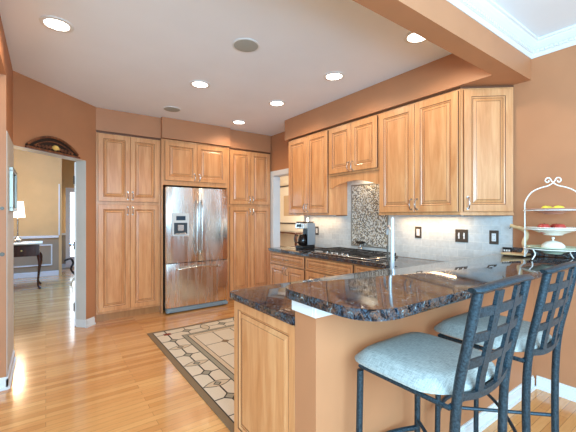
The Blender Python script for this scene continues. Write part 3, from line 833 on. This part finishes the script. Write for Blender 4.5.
# ------------------------------------------------------------------ plate stand
sx0, sy0 = 2.950, .852
t = thing('plate_stand', 'white wire three tier plate stand on the bar by the wall', 'plate stand', (sx0, sy0, 1.0485), math.radians(-58))
R_ = .170
bm = B()
arch = [(-R_, 0, .012)]+[(-R_, 0, z) for z in (.12, .25, .36)]+[(-R_, 0, .40), (-.158, 0, .44), (-.125, 0, .488), (-.075, 0, .515), (-.032, 0, .528), (-.008, 0, .543)]
scr = [(.008, 0, .560), (.020, 0, .583), (.037, 0, .584), (.046, 0, .568), (.038, 0, .554), (.026, 0, .558), (.026, 0, .568)]
full = spline(arch+scr, 4)
tube(bm, full, .0042, 8); tube(bm, [(-p.x, p.y, p.z) for p in full], .0042, 8)
obj('arched_frame', bm, 'white_metal', t, True)
for zz in (.078, .218, .352):
    bm = B(); tube(bm, [(.176*math.cos(a), .176*math.sin(a), zz) for a in [2*PI*k/40 for k in range(40)]], .0032, 6, closed=True); obj('ring', bm, 'white_metal', t, True)
for s in (-1, 1):
    for yy in (-.10, .10):
        bm = B(); tube(bm, spline([(s*.145, yy, .078), (s*.132, yy*1.02, .045), (s*.142, yy*1.05, .02), (s*.152, yy*1.08, .004)], 5), .0042, 8); obj('foot', bm, 'white_metal', t, True)
def plate(z, r, m, name, label, cat='plate', foot=.05, dpt=.028):
    bm = B(); lathe(bm, [(0, 0), (foot, 0), (foot+.004, -.003), (foot+.01, .004), (r*.72, dpt*.55), (r, dpt), (r-.001, dpt+.004), (r*.72, dpt*.7), (foot, .008), (0, .007)], seg=40)
    o = obj(name, bm, m, None, True, (sx0, sy0, 1.0485+z)); tag(o, label, cat); return o
plate(.352-.024, .166, 'pinkplate', 'dinner_plate', 'brownish plate on the top tier of the wire stand', dpt=.034)
plate(.218-.040, .166, 'porcelain', 'serving_bowl', 'white shallow bowl on the middle tier of the wire stand', 'bowl', dpt=.050)
plate(.078-.032, .164, 'celadon', 'dinner_plate', 'pale green plate on the bottom tier of the wire stand', dpt=.042)
# bananas on top
for k, (dx, dy, rz, dz) in enumerate(((-.040, .035, .3, 0), (.030, .040, 1.4, 0), (-.030, -.038, 2.2, 0), (.042, -.030, .8, 0))):
    bm = B(); tube(bm, [(-.040, 0, .024), (-.035, 0, .024), (-.028, 0, .024), (-.016, 0, .024), (0, 0, .024), (.016, 0, .024), (.028, 0, .024), (.035, 0, .024), (.040, 0, .024)], [.003, .007, .015, .022, .0245, .022, .015, .007, .004], 16)
    o = obj('lemon', bm, 'banana', None, True, (sx0+dx, sy0+dy, 1.0485+.337+dz)); o.rotation_euler = (0, 0, rz)
    tag(o, ['yellow fruit at the back left of the top plate', 'yellow fruit at the back right of the top plate', 'yellow fruit at the front left of the top plate', 'yellow fruit at the front right of the top plate'][k], 'fruit', 'yellow fruit on the top plate')
apple_pr = [(0, .062), (.012, .068), (.026, .066), (.037, .05), (.038, .034), (.03, .012), (.016, .0), (.006, .003), (0, .004)]
for k, (dx, dy) in enumerate(((-.060, .035), (-.025, -.045), (.055, -.005), (.018, .062))):
    bm = B(); lathe(bm, apple_pr, seg=20); o = obj('apple', bm, 'apple', None, True, (sx0+dx, sy0+dy, 1.0485+.187)); 
    bm = B(); tube(bm, [(0, 0, .06), (.003, 0, .074)], .0015, 6); obj('stem', bm, 'carved', o)
    tag(o, ['red apple at the left of the middle bowl', 'red apple at the front of the middle bowl', 'red apple at the right of the middle bowl', 'red apple at the back of the middle bowl'][k], 'apple', 'apples in the middle bowl')
t = thing('lidded_dish', 'white round lidded dish on the bottom green plate', 'dish', (sx0, sy0, 1.0485+.055))
bm = B(); lathe(bm, [(0, .001), (.04, .001), (.062, .014), (.07, .034), (0, .034)], seg=28); obj('bowl', bm, 'porcelain', t, True)
bm = B(); lathe(bm, [(0, .0345), (.071, .0345), (.066, .052), (.045, .07), (.014, .08), (0, .081)], seg=28); ld = obj('lid', bm, 'porcelain', t, True)
bm = B(); lathe(bm, [(0, .081), (.006, .081), (.005, .089), (.011, .096), (.008, .106), (0, .108)], seg=14); obj('knob', bm, 'porcelain', ld, True)

# banana hanger
t = thing('banana_hanger', 'pale wooden banana hanger with hooked arm left of the plate stand', 'banana hanger', (3.055, 1.115, 1.0485), RZ)
bm = B(); box(bm, -.10, .075, -.055, .055, 0, .016, .005, seg=2); obj('base', bm, 'boardwood', t)
bm = B(); tube(bm, spline([(.045, 0, .016), (.058, 0, .05), (.045, 0, .10), (.062, 0, .15), (.060, 0, .185), (.03, 0, .212), (-.01, 0, .222), (-.05, 0, .236)], 5), [.017]*15+[.016]*14+[.014]*7, 10)
obj('arm', bm, 'boardwood', t, True)
bm = B(); tube(bm, [(-.05, 0, .232), (-.05, 0, .215), (-.058, 0, .21)], .0035, 8); obj('hook', bm, 'plate_bronze', t)

# black slim radio/outlet strip at the corner of the bar
t = thing('power_strip', 'small black outlet strip on the bar against the backsplash edge', 'power strip', (3.128, 1.215, 1.0485), RZ)
bm = B(); box(bm, -.032, .032, -.012, .012, 0, .05, .003); obj('body', bm, 'black', t)
bm = B()
for k in range(3): box(bm, -.024+.018*k, -.012+.018*k, -.0135, -.0125, .018, .032)
obj('sockets', bm, 'white', t)

# ------------------------------------------------------------------ carved pediment over hall doorway
c0 = Vector(dp(.36, 0)); 
t = thing('carved_pediment', 'dark carved wooden arch ornament with gilt shell above the hall doorway', 'ornament', (c0.x, c0.y, 2.036), PI/4)
x0, x1 = -.245, .43; cx = (x0+x1)/2; hw_ = (x1-x0)/2
def archpoly(hw, hh, n=20, z0=0): return [(cx-hw, z0)]+[(cx-hw*math.cos(PI*k/n), z0+.035*0+hh*math.sin(PI*k/n)**.85) for k in range(0, n+1)]+[(cx+hw, z0)]
def ext(bm, pts, ya, yb, mi=0):
    t_ = bmesh.new(); a = [t_.verts.new((x, ya, z)) for x, z in pts]; b = [t_.verts.new((x, yb, z)) for x, z in pts]
    bmesh.ops.remove_doubles(t_, verts=t_.verts[:], dist=1e-7)
    t_.free()
    n = len(pts); q = bmesh.new(); a = [q.verts.new((x, ya, z)) for x, z in pts]; b = [q.verts.new((x, yb, z)) for x, z in pts]
    q.faces.new(a); q.faces.new(b[::-1])
    for i in range(n): q.faces.new((a[i], a[(i+1) % n], b[(i+1) % n], b[i]))
    join(bm, q, None, mi)
def arcp(hw, hh, z0=.038, n=22): return [(cx-hw+2*hw*k/n, z0+hh*(1-(2*k/n-1)**2)) for k in range(n+1)]
bm = B(); ext(bm, [(cx-hw_*.97, .018)]+arcp(hw_*.97, .130)+[(cx+hw_*.97, .018)], -.014, -.001); obj('back_board', bm, mat('carving_ground', rgb(34, 20, 14), .6), t)
bm = B(); P = [(x, -.020, z) for x, z in arcp(hw_*.95, .130)]; tube(bm, P, .013, 8); P = [(x, -.018, z) for x, z in arcp(hw_*.74, .082)]; tube(bm, P, .006, 8); obj('arch_moulding', bm, 'carved', t, True)
bm = B(); box(bm, x0, x1, -.04, -.001, 0, .02, .004); obj('base_rail', bm, 'carved', t)
for s in (-1, 1):
    bm = B()
    for k in range(5):
        bx = cx+s*(.055+.045*k); r = .022-.0022*k
        tube(bm, [(bx+s*r*(1-j/14)*math.cos(j*.75), -.020, .050-.003*k+r*(1-j/14)*math.sin(j*.75)) for j in range(13)], .0055, 6)
    obj('scroll_carving', bm, 'carved', t, True)
bm = B()
for k in range(-3, 4):
    a = k*.38; tube(bm, [(cx, -.022, .035), (cx+.045*math.sin(a), -.030, .035+.05*math.cos(a))], [.006, .011], 8)
lathe(bm, [(0, -.0), (.012, .005), (.014, .012), (0, .02)], (cx, -.028, .028), 12); obj('gilt_shell', bm, 'gold', t, True)

# ------------------------------------------------------------------ picture on left wall (hall side of the opening)
t = thing('framed_picture', 'narrow pewter framed picture hung at the left edge beside the hall doorway', 'picture', (-.2485, 3.86, 1.585), PI/2)
hw_, hh_ = .235, .185
bm = B()
for q in ((-hw_, hw_, -hh_, -hh_+.03), (-hw_, hw_, hh_-.03, hh_)): box(bm, q[0], q[1], -.028, 0, q[2], q[3], .003)
for q in ((-hw_, -hw_+.03), (hw_-.03, hw_)): box(bm, q[0], q[1], -.028, 0, -hh_+.03, hh_-.03, .003)
obj('frame', bm, 'silver_frame', t); obj('picture_face', box(B(), -hw_+.03, hw_-.03, -.012, -.001, -hh_+.03, hh_-.03), 'mirror', t)

# ------------------------------------------------------------------ hall table and lamp
TX0, TX1, TY0, TY1, TZ = -1.45, -.08, 7.80, 8.35, .835
t = thing('hall_table', 'dark cherry side table with cabriole legs in the hall', 'table', ((TX0+TX1)/2, (TY0+TY1)/2, 0))
w2, d2_ = (TX1-TX0)/2, (TY1-TY0)/2
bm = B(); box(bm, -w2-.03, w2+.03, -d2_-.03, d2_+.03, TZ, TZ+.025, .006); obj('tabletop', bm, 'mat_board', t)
obj('apron', box(B(), -w2+.02, w2-.02, -d2_+.02, d2_-.02, TZ-.22, TZ-.0005), 'darkwood', t)
for k in range(3):
    a = -w2+.05+k*.42
    dr_ = obj('drawer', box(B(), a, a+.40, -d2_+.008, -d2_+.0195, TZ-.19, TZ-.03, .003), 'darkwood', t)
    bm = B(); lathe(bm, [(0, 0), (.012, 0), (.014, .012), (0, .018)], seg=10); bmesh.ops.rotate(bm, verts=bm.verts, cent=(0, 0, 0), matrix=Matrix.Rotation(PI/2, 3, 'X')); bmesh.ops.translate(bm, verts=bm.verts, vec=(a+.2, -d2_+.008, TZ-.11)); obj('knob', bm, 'gold', dr_, True)
for sx in (-1, 1):
    for sy in (-1, 1):
        bm = B(); X_, Y_ = sx*(w2-.03), sy*(d2_-.03)
        tube(bm, spline([(X_, Y_, TZ-.2), (X_+sx*.022, Y_+sy*.022, TZ-.30), (X_+sx*.008, Y_+sy*.008, TZ-.48), (X_-sx*.012, Y_-sy*.012, .12), (X_+sx*.004, Y_+sy*.004, .04), (X_+sx*.03, Y_+sy*.03, .012)], 5), [.036, .038, .040, .041, .040, .038, .034, .03, .027, .025, .023, .021, .019, .018, .016, .015, .015, .015, .016, .017, .018, .02, .022, .023, .022, .012], 10)
        obj('leg', bm, 'darkwood', t, True)
t = thing('table_lamp', 'lit table lamp with white shade and glass base on the hall table', 'lamp', (-.425, 8.02, TZ+.0255))
bm = B(); lathe(bm, [(0, 0), (.075, 0), (.078, .012), (.05, .02), (.03, .03), (.05, .05), (.058, .075), (.035, .10), (.014, .115), (.010, .2), (.012, .4), (.008, .5), (0, .5)], seg=24); obj('base', bm, 'chrome', t, True)
bm = B(); n = 48
rs = lambda a: 1+.012*math.sin(a*16)
ra = [bm.verts.new((.112*rs(2*PI*k/n)*math.cos(2*PI*k/n), .112*rs(2*PI*k/n)*math.sin(2*PI*k/n), .47)) for k in range(n)]
rb = [bm.verts.new((.085*math.cos(2*PI*k/n), .085*math.sin(2*PI*k/n), .77)) for k in range(n)]
for k in range(n): bm.faces.new((ra[k], ra[(k+1) % n], rb[(k+1) % n], rb[k]))
obj('lamp_shade', bm, 'shade', t, True)
l = bpy.data.lights.new('lamp_bulb', 'POINT'); l.energy = 30; l.color = (1, .76, .46); l.shadow_soft_size = .05
o = bpy.data.objects.new('bulb', l); C.objects.link(o); o.parent = t; o.location = (0, 0, .84)
# small black stand seen beyond the door
bm = B(); tube(bm, spline([(.33, 9.0, .36), (.45, 9.0, .40), (.50, 9.02, .30), (.46, 9.0, .16), (.56, 8.95, .012)], 5), .022, 8)
tag(obj('furniture_leg', bm, 'black', None, True), 'curved black metal furniture leg on the hall floor near the bright door', 'furniture leg')

# ------------------------------------------------------------------ dining room glimpse
t = thing('framed_print', 'large framed print with wide cream mat seen through the far doorway', 'picture', (5.199, 7.05, 1.66), RZ)
bm = B(); hw_, hh_ = .62, .51
for q in ((-hw_, hw_, -hh_, -hh_+.035), (-hw_, hw_, hh_-.035, hh_)): box(bm, q[0], q[1], -.03, 0, q[2], q[3], .004)
for q in ((-hw_, -hw_+.035), (hw_-.035, hw_)): box(bm, q[0], q[1], -.03, 0, -hh_+.035, hh_-.035, .004)
obj('frame', bm, 'darkframe', t); obj('mat_board', box(B(), -hw_+.035, hw_-.035, -.012, -.001, -hh_+.035, hh_-.035), 'mat_board', t)
obj('artwork', box(B(), -.36, .36, -.015, -.0125, -.30, .24), mat('brown_artwork', rgb(200, 170, 130), .6), t)
t = thing('console_table', 'dark open console table below the framed print in the far room', 'table', (4.98, 7.1, 0), RZ)
obj('tabletop', box(B(), -.75, .75, -.20, .19, .93, .965, .004), 'darkwood', t); obj('shelf', box(B(), -.72, .72, -.17, .17, .52, .56, .004), 'darkwood', t)
for sx in (-1, 1):
    for sy in (-1, 1): obj('leg', box(B(), sx*.70-.025, sx*.70+.025, sy*.15-.02, sy*.15+.02, 0, .93), 'darkwood', t)
